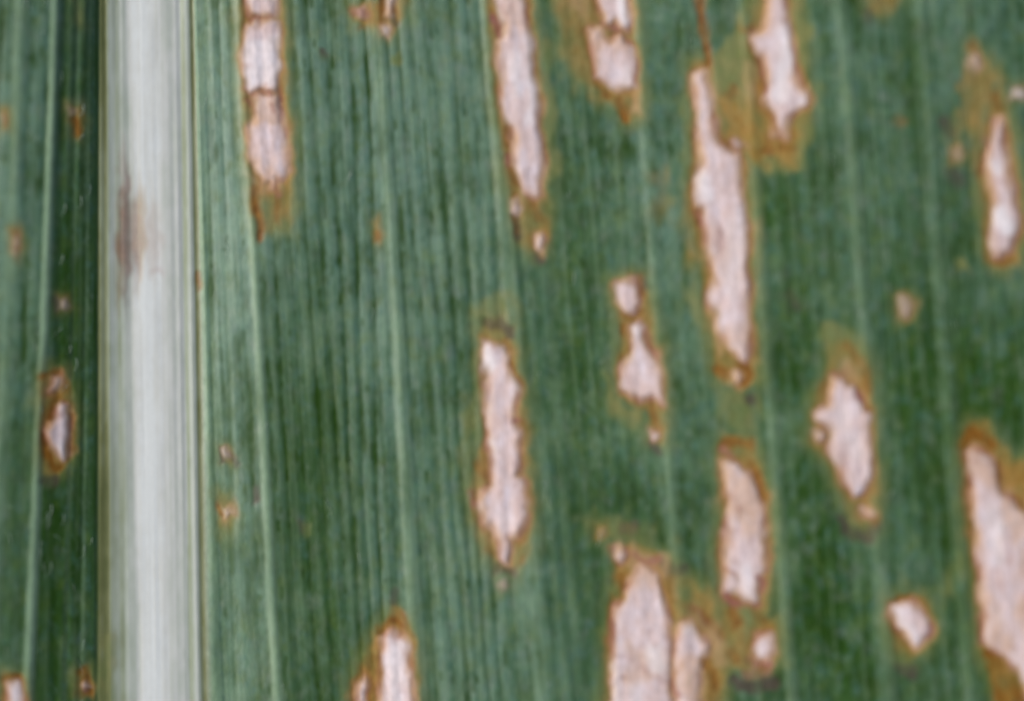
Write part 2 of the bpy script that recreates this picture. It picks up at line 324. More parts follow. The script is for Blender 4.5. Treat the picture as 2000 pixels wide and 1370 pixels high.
LID = np.zeros((NV, NU), int)                 # lesion number per vertex, 0 = sound leaf
PID = np.zeros((NV, NU), int)                 # bleached patch number in that lesion
BULGE = np.zeros_like(X)
edge_n = vnoise(X / 14, Y / 22, 61)
blotch = vnoise(X / 20, Y / 34, 62)
for k, (rim, cen, br, tn, hl) in enumerate(LES, 1):
    w, d = poly_sdf(rim, 90)
    free = (d < 2) & (LID[w] == 0)
    LID[w] = np.where(free, k, LID[w])
    size = min(np.ptp([p[0] for p in rim]), 90)
    put('halo', w, hl * smooth(.15 * size + 20, -8, d + 7 * blotch[w]) * .7 * min(1, br + .1))
    near = np.full(d.shape, 0.0 if cen else 0.8)
    for pts in cen:
        wn_, dn = poly_sdf(pts, 90)
        j0, i0 = w[0].start, w[1].start
        a0 = max(wn_[0].start, w[0].start); a1 = min(wn_[0].stop, w[0].stop); b0_ = max(wn_[1].start, w[1].start); b1_ = min(wn_[1].stop, w[1].stop)
        sub = dn[a0 - wn_[0].start:a1 - wn_[0].start, b0_ - wn_[1].start:b1_ - wn_[1].start]
        tgt = near[a0 - j0:a1 - j0, b0_ - i0:b1_ - i0]
        np.maximum(tgt, np.exp(-(np.maximum(sub, 0) / 15.0) ** 2), out=tgt)
    brk = np.clip(.42 + .58 * near + .35 * blotch[w], 0, 1)
    put('brown', w, br * brk * smooth(9, -9, d + 4 * edge_n[w]))
    for c, pts in enumerate(cen, 1):
        w2, d2 = poly_sdf(pts, 40)
        put('tan', w2, tn * smooth(10, -12, d2 + 3 * edge_n[w2]))
        band = np.exp(-((d2 - 6) / 7.0) ** 2)
        put('umber', w2, br * tn * .62 * band * np.clip(.38 + 1.0 * vnoise(X[w2] / 15, Y[w2] / 34, 63 + k), 0, 1))
        put('red', w2, br * tn * .55 * np.exp(-((d2 - 1) / 7.0) ** 2) * np.clip(.30 + 1.0 * vnoise(X[w2] / 13, Y[w2] / 26, 163 + k), 0, 1))
        put('warm', w2, br * tn * .75 * np.exp(-((d2 + 1) / 10.0) ** 2) * np.clip(.55 + .8 * vnoise(X[w2] / 18, Y[w2] / 30, 263 + k), 0, 1))
        fl_ = np.clip(vnoise(X[w2] / 9, Y[w2] / 15, 64) + .6 * vnoise(X[w2] / 26, Y[w2] / 40, 65) - .62, 0, 1)
        put('red', w2, br * .62 * fl_ * smooth(2, -6, d2))
        inner = (d2 < 0) & (LID[w2] == k)
        PID[w2] = np.where(inner, c, PID[w2])
        B = smooth(9, -14, d2)
        BULGE[w2] = np.maximum(BULGE[w2], B)
# wider yellowed and ochre tissue that belongs to no single rim
def blot(kind, pts, amount, soft=16, poly=True, width=6):
    w, d = poly_sdf(pts, 90) if poly else stroke_sdf(pts, width, 90)
    put(kind, w, amount * smooth(soft * .6, -soft * .6, d + soft * (.35 * edge_n[w] + .45 * blotch[w])))
blot('halo', [(1385,120),(1440,60),(1470,-60),(1555,-60),(1588,160),(1592,240),(1562,322),(1480,342),(1440,300),(1400,270),(1385,180)], .95, 26)
blot('brown', [(1405,200),(1440,180),(1470,240),(1560,260),(1545,318),(1480,322),(1440,300),(1410,275)], .75, 24)
blot('brown', [(1085,-60),(1150,-60),(1158,190),(1140,165),(1118,110),(1098,50)], .55, 40)
blot('halo', [(1072,-60),(1160,-60),(1165,200),(1120,180),(1085,100)], .8, 40)
blot('halo', [(1320,180),(1352,180),(1352,480),(1375,640),(1350,620),(1325,470)], .75, 30)
blot('brown', [(1330,370),(1352,360),(1366,500),(1350,500),(1332,450)], .5, 26)
blot('brown', [(1388,640),(1402,640),(1418,690),(1416,716),(1396,706)], .6, 12)
blot('warm', [(1392,640),(1402,645),(1414,690),(1410,706),(1398,700)], .45, 12)
blot('halo', [(1400,760),(1470,760),(1480,850),(1410,850)], .7, 30)
blot('halo', [(1185,740),(1205,770),(1262,800),(1255,830),(1215,820),(1186,790)], .95, 22)
blot('halo', [(555,30),(575,60),(578,200),(582,360),(565,330),(560,180)], .75, 16)
blot('halo', [(1062,40),(1085,120),(1085,330),(1072,420),(1060,250)], .75, 24)
blot('halo', [(1830,1150),(1870,1060),(1885,1080),(1862,1150),(1838,1180)], .8, 24)
blot('halo', [(1862,510),(1872,508),(1878,524),(1866,532)], 1.0, 14)
blot('halo', [(764,104),(780,102),(784,124),(768,128)], 1.0, 12)
blot('halo', [(1945,860),(2070,930),(2070,1000),(1990,960)], 1.0, 30)
blot('brown', [(1945,880),(2070,955),(2070,1010),(1990,985),(1950,930)], .9, 24)
blot('brown', [(1880,140),(1920,130),(1945,190),(1925,260),(1900,330),(1880,250)], .5, 40)
blot('halo', [(1880,140),(1935,120),(1950,190),(1925,260),(1895,330),(1870,250)], .8, 50)
blot('brown', [(1268,350),(1300,350),(1310,440),(1280,420)], .28, 40)
blot('halo', [(1150,1010),(1230,1010),(1300,1060),(1290,1090),(1180,1070)], .6, 40)
blot('halo', [(925,600),(1000,590),(1020,660),(930,670)], .8, 30)
blot('halo', [(915,760),(940,760),(930,960),(905,1050)], .6, 26)
blot('halo', [(1610,640),(1670,640),(1690,690),(1600,720)], .8, 26)
blot('halo', [(590,1025),(612,1020),(618,1050),(598,1055)], .55, 12)
blot('halo', [(200,1250),(222,1250),(222,1420),(196,1420)], .45, 20)
blot('halo', [(150,0),(170,0),(172,60),(156,60)], .45, 18)
# tan-brown intermediate tissue
blot('warm', [(1378,1250),(1418,1230),(1420,1290),(1390,1300)], .38, 22)
blot('warm', [(1355,1215),(1400,1215),(1418,1260),(1380,1290)], .35, 22)
blot('warm', [(1450,130),(1482,150),(1488,195),(1458,200)], .24, 30)
blot('warm', [(1228,180),(1246,185),(1248,226),(1232,222)], .42, 12)
blot('warm', [(505,195),(540,190),(545,240),(500,240)], .5, 14)
blot('warm', [(488,350),(555,346),(556,385),(496,380)], .35, 16)
blot('warm', [(1220,1070),(1290,1085),(1300,1130),(1240,1120)], .55, 22)
blot('warm', [(1640,705),(1672,710),(1680,760),(1650,745)], .35, 18)
blot('warm', [(1100,-60),(1150,-60),(1150,20),(1110,20)], .3, 30)

blot('warm', [(1415,915),(1455,915),(1480,960),(1488,1040),(1440,1050),(1420,1000)], .5, 30)
blot('warm', [(1950,960),(2045,1020),(2045,1290),(1990,1250),(1975,1100)], .5, 40)
blot('warm', [(1905,1150),(1935,1160),(1980,1270),(1930,1250),(1910,1220)], .5, 40)
blot('warm', [(1240,1075),(1290,1090),(1300,1150),(1240,1130)], .5, 30)
blot('warm', [(1225,1260),(1300,1280),(1300,1330),(1230,1330)], .4, 30)
blot('warm', [(1330,1270),(1370,1280),(1370,1420),(1330,1400)], .5, 30)
blot('warm', [(1150,58),(1182,66),(1182,110),(1160,120)], .5, 22)
blot('warm', [(1195,80),(1225,82),(1225,105),(1205,108)], .4, 16)
blot('warm', [(498,186),(545,186),(548,235),(500,240)], .45, 20)
blot('warm', [(490,310),(560,330),(545,352),(510,362)], .4, 20)
blot('warm', [(960,-60),(1022,-60),(1030,60),(985,60)], .3, 30)
blot('warm', [(1380,440),(1460,440),(1458,540),(1395,540)], .2, 40)
blot('warm', [(1400,640),(1465,640),(1462,706),(1430,690)], .35, 30)
blot('warm', [(1885,880),(1925,885),(1935,940),(1895,940)], .45, 26)
# scattered dark pits
rp_ = np.random.default_rng(21)
for _ in range(120):
    px = rp_.uniform(392, 1050) if rp_.random() < .75 else rp_.uniform(1050, 2000); py = rp_.uniform(-20, 1390)
    w, d = stroke_sdf([(px, py - rp_.uniform(2, 9)), (px + 1, py + rp_.uniform(2, 9))], rp_.uniform(2.0, 4.2))
    put('dash', w, rp_.uniform(.5, 1.0) * smooth(4, -4, d) * (M['tan'][w] < .1))
# dark marks along the rims and inside the lesions: (kind, points, half width, strength)
MARKS = [
 ('red',[(474,-10),(480,12),(487,30)],4,.6),('umber',[(484,30),(490,46)],4,.6),('red',[(490,40),(505,41),(520,42),(532,38)],3.5,.75),
 ('red',[(493,182),(498,190)],4,.6),('red',[(525,178),(526,190)],3,.8),('red',[(545,175),(546,190)],4,.7),('red',[(530,212),(532,220)],3.5,.7),('red',[(547,205),(550,230)],3.5,.7),
 ('umber',[(484,196),(494,205),(498,222)],6,.55),('red',[(486,200),(498,218)],4,.6),
 ('umber',[(500,372),(506,400),(512,440),(514,462)],8,1.),('smudge',[(506,430),(512,460)],7,.6),('umber',[(544,380),(548,410),(546,436)],5,.6),('red',[(542,372),(548,388)],4,.6),('umber',[(550,90),(553,112)],3,.5),
 ('red',[(966,40),(974,55),(976,72)],6.5,.9),('umber',[(968,30),(962,20)],4,.5),('red',[(1030,60),(1040,100),(1046,150)],2.5,.55),('umber',[(992,250),(997,285)],5,.7),('red',[(994,308),(997,328)],4.5,.8),
 ('umber',[(1000,335),(1006,350),(1014,368)],5,.85),('umber',[(1040,398),(1050,415),(1052,430)],9,.65),('smudge',[(1006,420),(1010,450),(1014,468)],8,.8),('umber',[(1004,425),(1010,455)],6,.5),('smudge',[(1050,502),(1056,504)],9,.7),('red',[(1056,230),(1062,320)],2.5,.45),
 ('umber',[(1160,10),(1170,32),(1176,50)],5,.8),('red',[(1176,50),(1186,62),(1202,62),(1215,70),(1230,82)],4.5,.8),('umber',[(1226,76),(1236,90)],3.5,.6),
 ('umber',[(1166,168),(1176,178),(1184,188)],8,.8),('umber',[(1208,196),(1214,215),(1222,232)],7,.9),('umber',[(1156,120),(1160,150)],4,.5),('red',[(1194,66),(1200,80)],5,.4),
 ('umber',[(1369,-20),(1371,40),(1375,90),(1379,128)],8,.95),('smudge',[(1366,-20),(1368,40)],9,.8),('umber',[(1392,230),(1400,262),(1410,282),(1420,290)],4.5,.8),('umber',[(1410,276),(1420,286)],7,.9),
 ('umber',[(1446,312),(1450,324)],4,.8),('umber',[(1352,330),(1352,380),(1356,420),(1366,436)],4.5,.6),('red',[(1362,418),(1372,440)],5,.6),('umber',[(1378,460),(1384,500),(1392,545)],5,.5),
 ('umber',[(1440,718),(1455,720),(1462,732),(1454,750)],8,.95),('umber',[(1400,722),(1408,732)],8,.75),('smudge',[(1458,778),(1468,788)],8,.8),('umber',[(1462,540),(1464,600),(1468,660)],3,.4),
 ('umber',[(1472,105),(1484,125),(1494,160),(1496,186)],5.5,.8),('red',[(1480,118),(1492,150)],4,.5),('umber',[(1448,56),(1470,54),(1488,52)],5,.65),('umber',[(1496,206),(1506,232),(1512,256)],6,.8),('umber',[(1558,140),(1566,170)],6,.6),('red',[(1546,110),(1556,165)],3,.6),
 ('red',[(1532,238),(1540,228)],5,.6),('umber',[(1486,300),(1498,305)],8,.75),('umber',[(1530,288),(1545,290)],8,.6),('umber',[(1430,180),(1424,190)],8,.5),('red',[(1520,-20),(1530,20)],3,.5),('umber',[(1500,260),(1500,300)],8,.45),
 ('smudge',[(950,632),(970,626),(992,640),(998,655)],9,.7),('umber',[(985,668),(996,688)],6,.75),('umber',[(1000,705),(1012,740),(1016,755)],4.5,.85),('red',[(1010,775),(1012,800)],4,.7),('red',[(1012,815),(1004,822)],5,1.),('umber',[(1016,812),(1020,822)],4,.8),
 ('red',[(950,760),(950,840),(954,880)],2.5,.5),('red',[(925,960),(930,985)],5,.55),('umber',[(935,905),(952,925)],8,.5),('umber',[(1022,990),(1024,960)],4,.6),('umber',[(1014,1058),(1026,1050)],5,.7),('smudge',[(975,1108),(1005,1110)],9,.7),('umber',[(948,1070),(962,1085)],7,.45),('red',[(1006,905),(1012,920)],3,.4),('umber',[(1024,1082),(1022,1095)],4,.6),
 ('smudge',[(1246,545),(1256,560)],8,.8),('umber',[(1246,556),(1252,572)],5,.8),('umber',[(1212,615),(1236,620),(1252,615)],5,.6),('red',[(1258,650),(1272,678),(1284,700)],5.5,.7),('umber',[(1218,640),(1216,650)],6,.7),('umber',[(1212,690),(1206,730)],5,.5),('red',[(1240,775),(1268,785)],4,.6),('umber',[(1262,790),(1275,820)],7,.6),('smudge',[(1270,868),(1282,880)],9,.7),
 ('umber',[(1654,672),(1672,700),(1684,730),(1690,760)],7,.6),('umber',[(1670,760),(1684,790),(1690,802)],5,.8),('red',[(1668,768),(1676,778)],6,.9),('red',[(1622,725),(1640,730)],5,.6),('umber',[(1694,900),(1700,940)],4,.7),('umber',[(1606,745),(1600,780)],5,.5),('red',[(1600,826),(1614,834)],4,.5),('umber',[(1622,920),(1642,955)],6,.45),
 ('smudge',[(1640,1010),(1660,1040),(1690,1048),(1704,1030)],9,.85),('umber',[(1700,1010),(1700,1024)],7,.8),('umber',[(1697,960),(1690,970)],5,.6),
 ('umber',[(1412,868),(1430,862),(1458,868)],9,.75),('red',[(1412,880),(1425,895)],7,.7),('umber',[(1460,900),(1476,930),(1488,968)],7,.9),('umber',[(1412,945),(1418,970),(1418,990)],5,.75),('umber',[(1412,1020),(1410,1030)],5,.7),('umber',[(1416,1114),(1436,1122),(1440,1130)],4.5,.8),('red',[(1412,1108),(1430,1118)],3.5,.6),('red',[(1482,1122),(1490,1132),(1488,1160)],4.5,.9),
 ('red',[(1420,1162),(1430,1176),(1460,1182),(1480,1180)],5,.8),('umber',[(1430,1190),(1436,1215)],9,.7),('umber',[(1470,1190),(1490,1205)],10,.6),('umber',[(1496,1060),(1500,1100)],4,.5),
 ('umber',[(1212,1120),(1216,1140)],8,.65),('red',[(1235,1085),(1262,1095),(1290,1090)],6,.6),('smudge',[(1296,1098),(1318,1120),(1332,1115)],9,.75),('umber',[(1196,1165),(1194,1230),(1190,1270)],5,.75),('red',[(1196,1210),(1194,1260)],4,.5),('umber',[(1312,1130),(1318,1170)],8,.6),
 ('umber',[(1312,1215),(1316,1300)],4,.35),('red',[(1314,1240),(1318,1390)],4,.4),('red',[(1258,1300),(1264,1308)],7,.55),('red',[(1312,1330),(1322,1355)],6,.7),('red',[(1205,1280),(1240,1290),(1290,1330)],6,.25),
 ('umber',[(1340,1180),(1370,1195),(1395,1225),(1412,1240)],8,.6),('red',[(1352,1190),(1372,1210)],9,.4),('umber',[(1374,1290),(1388,1310),(1396,1380)],10,.75),('umber',[(1426,1270),(1438,1280)],8,.6),('red',[(1462,1280),(1475,1298),(1500,1296)],6,.7),('smudge',[(1436,1330),(1465,1338),(1508,1335)],12,.95),('red',[(1460,1310),(1490,1310)],10,.45),('umber',[(1464,1225),(1466,1260)],5,.5),
 ('umber',[(1880,868),(1892,848),(1910,850),(1930,866)],10,.95),('umber',[(1940,900),(1948,940),(1958,970)],5,.9),('umber',[(1884,930),(1888,950)],5,.7),('umber',[(1960,965),(1990,985),(2020,1005)],5,.8),('umber',[(1922,1268),(1948,1300),(1968,1330),(1985,1372)],10,.9),('red',[(1906,1200),(1912,1240)],6,.6),('umber',[(1932,1300),(1950,1350),(1970,1400)],12,.7),('red',[(1950,1280),(1975,1305)],4,.5),('smudge',[(1960,1390),(2000,1360)],12,.8),
 ('umber',[(1728,1172),(1745,1162),(1768,1160)],5,.75),('umber',[(1786,1172),(1806,1192)],5,.7),('umber',[(1734,1210),(1748,1230),(1766,1262)],5,.6),('red',[(1740,1218),(1760,1240)],3.5,.5),('red',[(1814,1215),(1806,1245)],4,.7),('smudge',[(1748,1294),(1775,1304)],12,.85),
 ('umber',[(1938,198),(1942,208)],9,.8),('umber',[(1916,300),(1912,340)],5,.6),('red',[(1916,270),(1922,290)],6,.5),('red',[(1950,255),(1956,300)],4,.6),('umber',[(1920,390),(1922,460)],6,.5),('red',[(1966,340),(1976,390)],3,.5),('red',[(1976,470),(1965,492)],5,.6),('umber',[(1925,505),(1960,512)],7,.55),
 ('umber',[(1890,96),(1898,104)],7,.7),('smudge',[(1840,246),(1852,262)],11,.7),('smudge',[(1848,345),(1866,360)],14,.6),('umber',[(1742,236),(1752,244)],8,.4),('smudge',[(1690,30),(1692,44)],9,.6),
 ('umber',[(744,1226),(760,1216),(790,1222)],7,.85),('umber',[(788,1200),(804,1235)],5,.8),('umber',[(742,1290),(740,1390)],4,.75),('umber',[(722,1290),(708,1308)],9,.6),('umber',[(690,1330),(688,1390)],6,.6),('smudge',[(770,1180),(776,1160)],9,.5),('umber',[(722,1320),(728,1380)],7,.5),
 ('umber',[(92,735),(106,724),(122,734)],5,.95),('umber',[(118,770),(110,792),(102,815)],6,.95),('umber',[(88,850),(92,880),(108,905),(125,912)],7,.9),('umber',[(141,810),(142,870)],3.5,.7),('smudge',[(92,940),(110,935)],10,.8),('umber',[(90,770),(88,820)],4,.4),
 ('umber',[(12,1330),(20,1320),(48,1322)],5,.9),('umber',[(54,1330),(56,1390)],4,.7),('umber',[(12,1350),(12,1390)],5,.8),('umber',[(166,1310),(176,1322)],8,.95),('umber',[(158,1350),(172,1354)],8,.8),
 ('umber',[(744,-10),(748,20),(748,40)],5,.9),('umber',[(768,10),(772,26)],5,.7),('red',[(690,22),(712,24)],9,.5),('smudge',[(770,42),(776,50)],7,.6),('umber',[(706,56),(708,60)],4,.6),
 ('smudge',[(430,878),(434,905)],4,.8),('smudge',[(454,892),(466,902)],5,.6),('umber',[(432,990),(436,1002)],5,.9),('umber',[(20,236),(22,246)],4,.8),('umber',[(150,236),(156,264)],5,.8),('umber',[(38,486),(42,490)],4,.7),('umber',[(36,456),(42,462)],4,.5),
 ('smudge',[(112,590),(116,602)],4,.7),('smudge',[(500,955),(504,975)],7,.9),('smudge',[(1540,580),(1550,600)],10,.6),('smudge',[(588,1020),(594,1040)],7,.6),('umber',[(738,452),(740,470)],5,.6),('smudge',[(630,105),(632,115)],4,.8),('smudge',[(1220,1030),(1235,1030)],14,.35),('red',[(1220,1030),(1235,1030)],12,.15),('umber',[(388,535),(389,570)],3,.6),
]
for kind, pts, hw, am in MARKS:
    w, d = stroke_sdf(pts, hw)
    put(kind, w, np.clip(am * 1.05 * np.clip(.9 + .45 * blotch[w], .3, 1.1), 0, 1) * smooth(7.5, -5.5, d + 2 * edge_n[w]))
# bright bleached spots, with highlights on some left lesion edges painted in
for pts, hw, am in [([(487,100),(530,105),(535,140),(490,150)],22,.55),([(1040,80),(1042,180),(1035,240)],8,.55),([(1008,120),(1012,190)],12,.45),([(1192,-20),(1212,-10),(1218,40)],10,.8),([(1226,150),(1220,165)],10,.4),
                    ([(1525,60),(1530,130),(1522,190)],10,.6),([(1563,193)],8,.4),([(948,685),(958,720)],9,.8),([(955,800),(955,830)],4,.7),([(962,860),(965,885)],6,.5),([(990,1020)],14,.2),
                    ([(1372,350),(1376,385)],10,.6),([(1432,288)],5,.3),([(1054,476)],6,.45),([(1196,1310),(1200,1400)],8,.6),([(1275,1270),(1285,1300)],12,.5),([(1240,1340),(1245,1370)],10,.35),([(1478,1270),(1484,1275)],7,.6),
                    ([(1456,1110),(1458,1160)],9,.4),([(1930,1000),(1945,1090)],14,.35),([(1948,420),(1960,445)],11,.85),([(1936,325),(1942,335)],8,.7),([(1982,185)],10,.35),([(125,870),(128,888)],5,.8),([(130,800),(128,850)],7,.3),([(775,1270),(775,1390)],14,.45),([(35,1340),(38,1390)],9,.5),
                    ([(446,1000)],4,.5),([(442,888)],4,.4),([(753,58)],5,.5),([(1248,648)],6,.5),([(1276,848)],4,.5),([(1745,1190),(1790,1250)],8,.4),([(1640,800),(1665,880)],14,.25),([(1440,420),(1425,560)],18,.2),([(1345,1225)],9,.3),([(1385,-8)],7,.8),([(1424,672)],5,.4)]:
    w, d = stroke_sdf(pts, hw)
    put('pale', w, am * .9 * smooth(12, -10, d + 5 * blotch[w]) * M['tan'][w])
# old bruise on the midrib
for kind, pts, hw, am in [('red',[(238,200,-16),(242,330,4),(245,420,11),(247,500,10),(249,640,-16)],5,.30),('umber',[(233,260,-14),(234,400,3),(235,480,5),(236,560,2),(237,660,-14)],3.5,.5),('smudge',[(243,270,-16),(246,400,9),(248,480,12),(250,560,3),(251,700,-16)],5,.62),
                          ('brown',[(270,310,-16),(273,410,9),(277,470,14),(274,540,4),(272,620,-16)],9,.55),('red',[(262,360,-14),(264,430,6),(266,520,5),(266,600,-14)],5,.35),('red',[(304,531),(313,532)],4.5,.3),('red',[(290,360,-16),(300,470,16),(300,580,-16)],16,.14),('brown',[(292,330,-16),(296,430,14),(298,500,12),(300,590,-16)],14,.18)]:
    w, d = stroke_sdf(pts, hw)
    put(kind, w, am * smooth(15, -11, d + 3 * edge_n[w]))

# relief of the dead tissue: thin, puckered, its edges a little raised over the sunken rim
wr = vnoise(X / 14, Y / 20, 71) * .3 + vnoise(X / 26, Y / 40, 72) * .7
Z += BULGE * (2.3 + 1.7 * wr)
Z -= 1.4 * M['brown'] * (1 - M['tan'])
Z -= 1.0 * M['umber'] + .5 * M['red'] + .6 * M['smudge']

# ------------------------------------------------------------------ surface normals
dzu = np.gradient(Z, gu, axis=1); dzv = np.gradient(Z, gv, axis=0)
NRM = np.stack([-dzu, dzv, np.ones_like(Z)], -1)
NRM /= np.linalg.norm(NRM, axis=-1, keepdims=True)
P = np.stack([(X - CU) * U, -(Y - CV) * U, Z * U], -1).reshape(-1, 3)
NRM = NRM.reshape(-1, 3)
UV = np.stack([S * U, -Y * U], -1).reshape(-1, 2)

# ------------------------------------------------------------------ materials
def nd(nt, t, **kw):
    n = nt.nodes.new(t)
    for k, v in kw.items(): setattr(n, k, v)
    return n

def tissue(name, rough, spec, bump, grain):
    m = bpy.data.materials.new(name); m.use_nodes = True
    nt = m.node_tree; nt.nodes.clear(); L = nt.links.new
    out = nd(nt, 'ShaderNodeOutputMaterial'); bs = nd(nt, 'ShaderNodeBsdfPrincipled')
    L(bs.outputs[0], out.inputs[0])
    def attr(k):
        a = nd(nt, 'ShaderNodeAttribute'); a.attribute_name = k; return a.outputs['Fac']
    uv = nd(nt, 'ShaderNodeUVMap'); uv.uv_map = 'along_veins'
    tc = nd(nt, 'ShaderNodeTexCoord')
    def noise(vec, sx, sy, detail=3.0, lo=.3, hi=.7, rough_=.6):
        mp = nd(nt, 'ShaderNodeMapping'); mp.inputs['Scale'].default_value = (sx, sy, sx)
        L(vec, mp.inputs[0])
        n = nd(nt, 'ShaderNodeTexNoise'); n.inputs['Scale'].default_value = 1.0
        n.inputs['Detail'].default_value = detail; n.inputs['Roughness'].default_value = rough_
        L(mp.outputs[0], n.inputs['Vector'])
        r = nd(nt, 'ShaderNodeMapRange'); r.clamp = True
        r.inputs[1].default_value = lo; r.inputs[2].default_value = hi
        L(n.outputs['Fac'], r.inputs[0])
        return r.outputs[0]
    def mix(fac, a, b, mode='MIX'):
        x = nd(nt, 'ShaderNodeMix', data_type='RGBA', blend_type=mode)
        for sock, v in ((x.inputs[0], fac), (x.inputs[6], a), (x.inputs[7], b)):
            if isinstance(v, (int, float)): sock.default_value = v
            elif isinstance(v, tuple): sock.default_value = v + (1,)
            else: L(v, sock)
        return x.outputs[2]
    UVo, OB = uv.outputs[0], tc.outputs['Object']
    n_long = noise(UVo, 3800, 420, 4, .32, .68)        # streaks along the veins
    n_spot = noise(OB, 3600, 2300, 3, .33, .67)          # cell-scale mottling
    n_big = noise(OB, 260, 170, 2, .3, .7)
    n_soft = noise(OB, 1500, 1100, 3, .3, .7)
    g = mix(n_long, (.038, .116, .058), (.076, .172, .112))
    g = mix(n_spot, g, mix(.7, g, (.105, .200, .145)))
    g = mix(noise(UVo, 1300, 360, 3, .35, .7), g, mix(.7, g, (.034, .088, .030)))
    g = mix(n_big, g, mix(.35, g, (.050, .125, .045)))
    g = mix(attr('sheen_tint'), g, mix(.8, g, (.130, .240, .200)))
    g = mix(attr('shade_tint'), g, mix(n_long, (.013, .050, .004), (.032, .090, .014)))
    g = mix(noise(OB, 2300, 1500, 2, .5, .72), g, mix(.55, g, (.055, .140, .120)))
    g = mix(noise(OB, 2050, 1350, 2, .52, .74), g, mix(.4, g, (.120, .140, .130)))
    g = mix(noise(OB, 1750, 1150, 2, .52, .72), g, mix(.55, g, (.070, .125, .020)))
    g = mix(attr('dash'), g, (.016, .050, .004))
    g = mix(attr('vein'), g, (.21, .33, .215))
    rr = nd(nt, 'ShaderNodeValToRGB'); L(attr('ribtone'), rr.inputs[0])
    e = rr.color_ramp.elements
    e[0].position = 0; e[0].color = (.045, .065, .012, 1)
    e[1].position = 1; e[1].color = (.555, .61, .625, 1)
    for p, c in ((.22, (.13, .15, .06, 1)), (.45, (.25, .30, .21, 1)), (.65, (.37, .43, .38, 1)), (.85, (.50, .54, .53, 1))):
        q = rr.color_ramp.elements.new(p); q.color = c
    g = mix(attr('rib'), g, rr.outputs[0])
    g = mix(attr('halo'), g, mix(n_soft, (.115, .165, .050), (.20, .20, .070)))
    b = mix(n_soft, (.20, .125, .016), (.37, .17, .035))
    b = mix(n_spot, b, (.30, .20, .055))
    g = mix(attr('brown'), g, b)
    g = mix(attr('smudge'), g, (.065, .058, .040))
    t = mix(n_soft, (.62, .49, .475), (.685, .64, .72))
    t = mix(noise(UVo, 2600, 700, 3, .35, .75), t, (.57, .445, .43))
    g = mix(attr('tan'), g, t)
    g = mix(attr('warm'), g, mix(n_soft, (.48, .28, .13), (.56, .38, .25)))
    g = mix(attr('umber'), g, mix(n_spot, (.15, .060, .006), (.25, .115, .018)))
    g = mix(attr('red'), g, mix(n_spot, (.22, .075, .045), (.30, .13, .12)))
    g = mix(attr('pale'), g, (.80, .80, .85))
    k = nd(nt, 'ShaderNodeMapRange'); k.inputs[3].default_value = 1 - grain; k.inputs[4].default_value = 1 + grain
    L(noise(OB, 4100, 2700, 4, .3, .7), k.inputs[0])
    g = mix(1.0, g, k.outputs[0], 'MULTIPLY')
    L(g, bs.inputs['Base Color'])
    rg = nd(nt, 'ShaderNodeMapRange'); rg.inputs[3].default_value = rough - .07; rg.inputs[4].default_value = rough + .1
    L(n_spot, rg.inputs[0]); L(rg.outputs[0], bs.inputs['Roughness'])
    ma = nd(nt, 'ShaderNodeMath', operation='MULTIPLY_ADD'); ma.inputs[1].default_value = -.75 * spec; ma.inputs[2].default_value = spec
    mx = nd(nt, 'ShaderNodeMath', operation='MAXIMUM'); L(attr('shade_tint'), mx.inputs[0]); L(attr('dash'), mx.inputs[1])
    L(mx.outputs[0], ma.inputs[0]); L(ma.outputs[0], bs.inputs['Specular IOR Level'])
    bp = nd(nt, 'ShaderNodeBump'); bp.inputs['Strength'].default_value = bump; bp.inputs['Distance'].default_value = 2e-5
    L(noise(UVo, 9000, 3500, 3, .2, .8), bp.inputs['Height']); L(bp.outputs[0], bs.inputs['Normal'])
    return m

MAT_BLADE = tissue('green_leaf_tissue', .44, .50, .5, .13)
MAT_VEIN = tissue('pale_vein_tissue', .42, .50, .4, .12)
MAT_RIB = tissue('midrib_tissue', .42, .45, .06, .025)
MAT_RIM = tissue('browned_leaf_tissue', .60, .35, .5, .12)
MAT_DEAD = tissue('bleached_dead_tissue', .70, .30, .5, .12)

# ------------------------------------------------------------------ cutting the surface into its parts
fl = np.maximum(np.maximum(LID[:-1, :-1], LID[1:, 1:]), np.maximum(LID[:-1, 1:], LID[1:, :-1]))
fl = np.where((LID[:-1, :-1] > 0) & (LID[1:, 1:] > 0), fl, 0)
fp = np.where(fl > 0, np.minimum(PID[:-1, :-1], PID[1:, 1:]), 0)
SF = .25 * (S[:-1, :-1] + S[1:, 1:] + S[:-1, 1:] + S[1:, :-1])
XF = np.broadcast_to(.5 * (gu[:-1] + gu[1:]), SF.shape)
part = np.full(SF.shape, 1)                                  # 1 = blade left of the midrib, 2 = right of it
part[SF > 290] = 2
for k, (c, hw, pale, h) in enumerate(VEINS):
    part[np.abs(SF - c) < hw * 1.15] = 10 + k
part[(SF > 188) & (SF < 391)] = 3
code = np.where(fl > 0, 1000 + fl * 20 + fp, part).ravel()
vid = np.arange(NV * NU).reshape(NV, NU)
# counter-clockwise seen from above (v runs downwards)
quads = np.stack([vid[1:, :-1], vid[1:, 1:], vid[:-1, 1:], vid[:-1, :-1]], -1).reshape(-1, 4)
order = np.argsort(code, kind='stable')
codes, starts = np.unique(code[order], return_index=True)
ends = list(starts[1:]) + [len(order)]
FACES = {int(c): quads[order[a:b]] for c, a, b in zip(codes, starts, ends)}
ATTR = {k: v.reshape(-1).astype(np.float32) for k, v in M.items()}

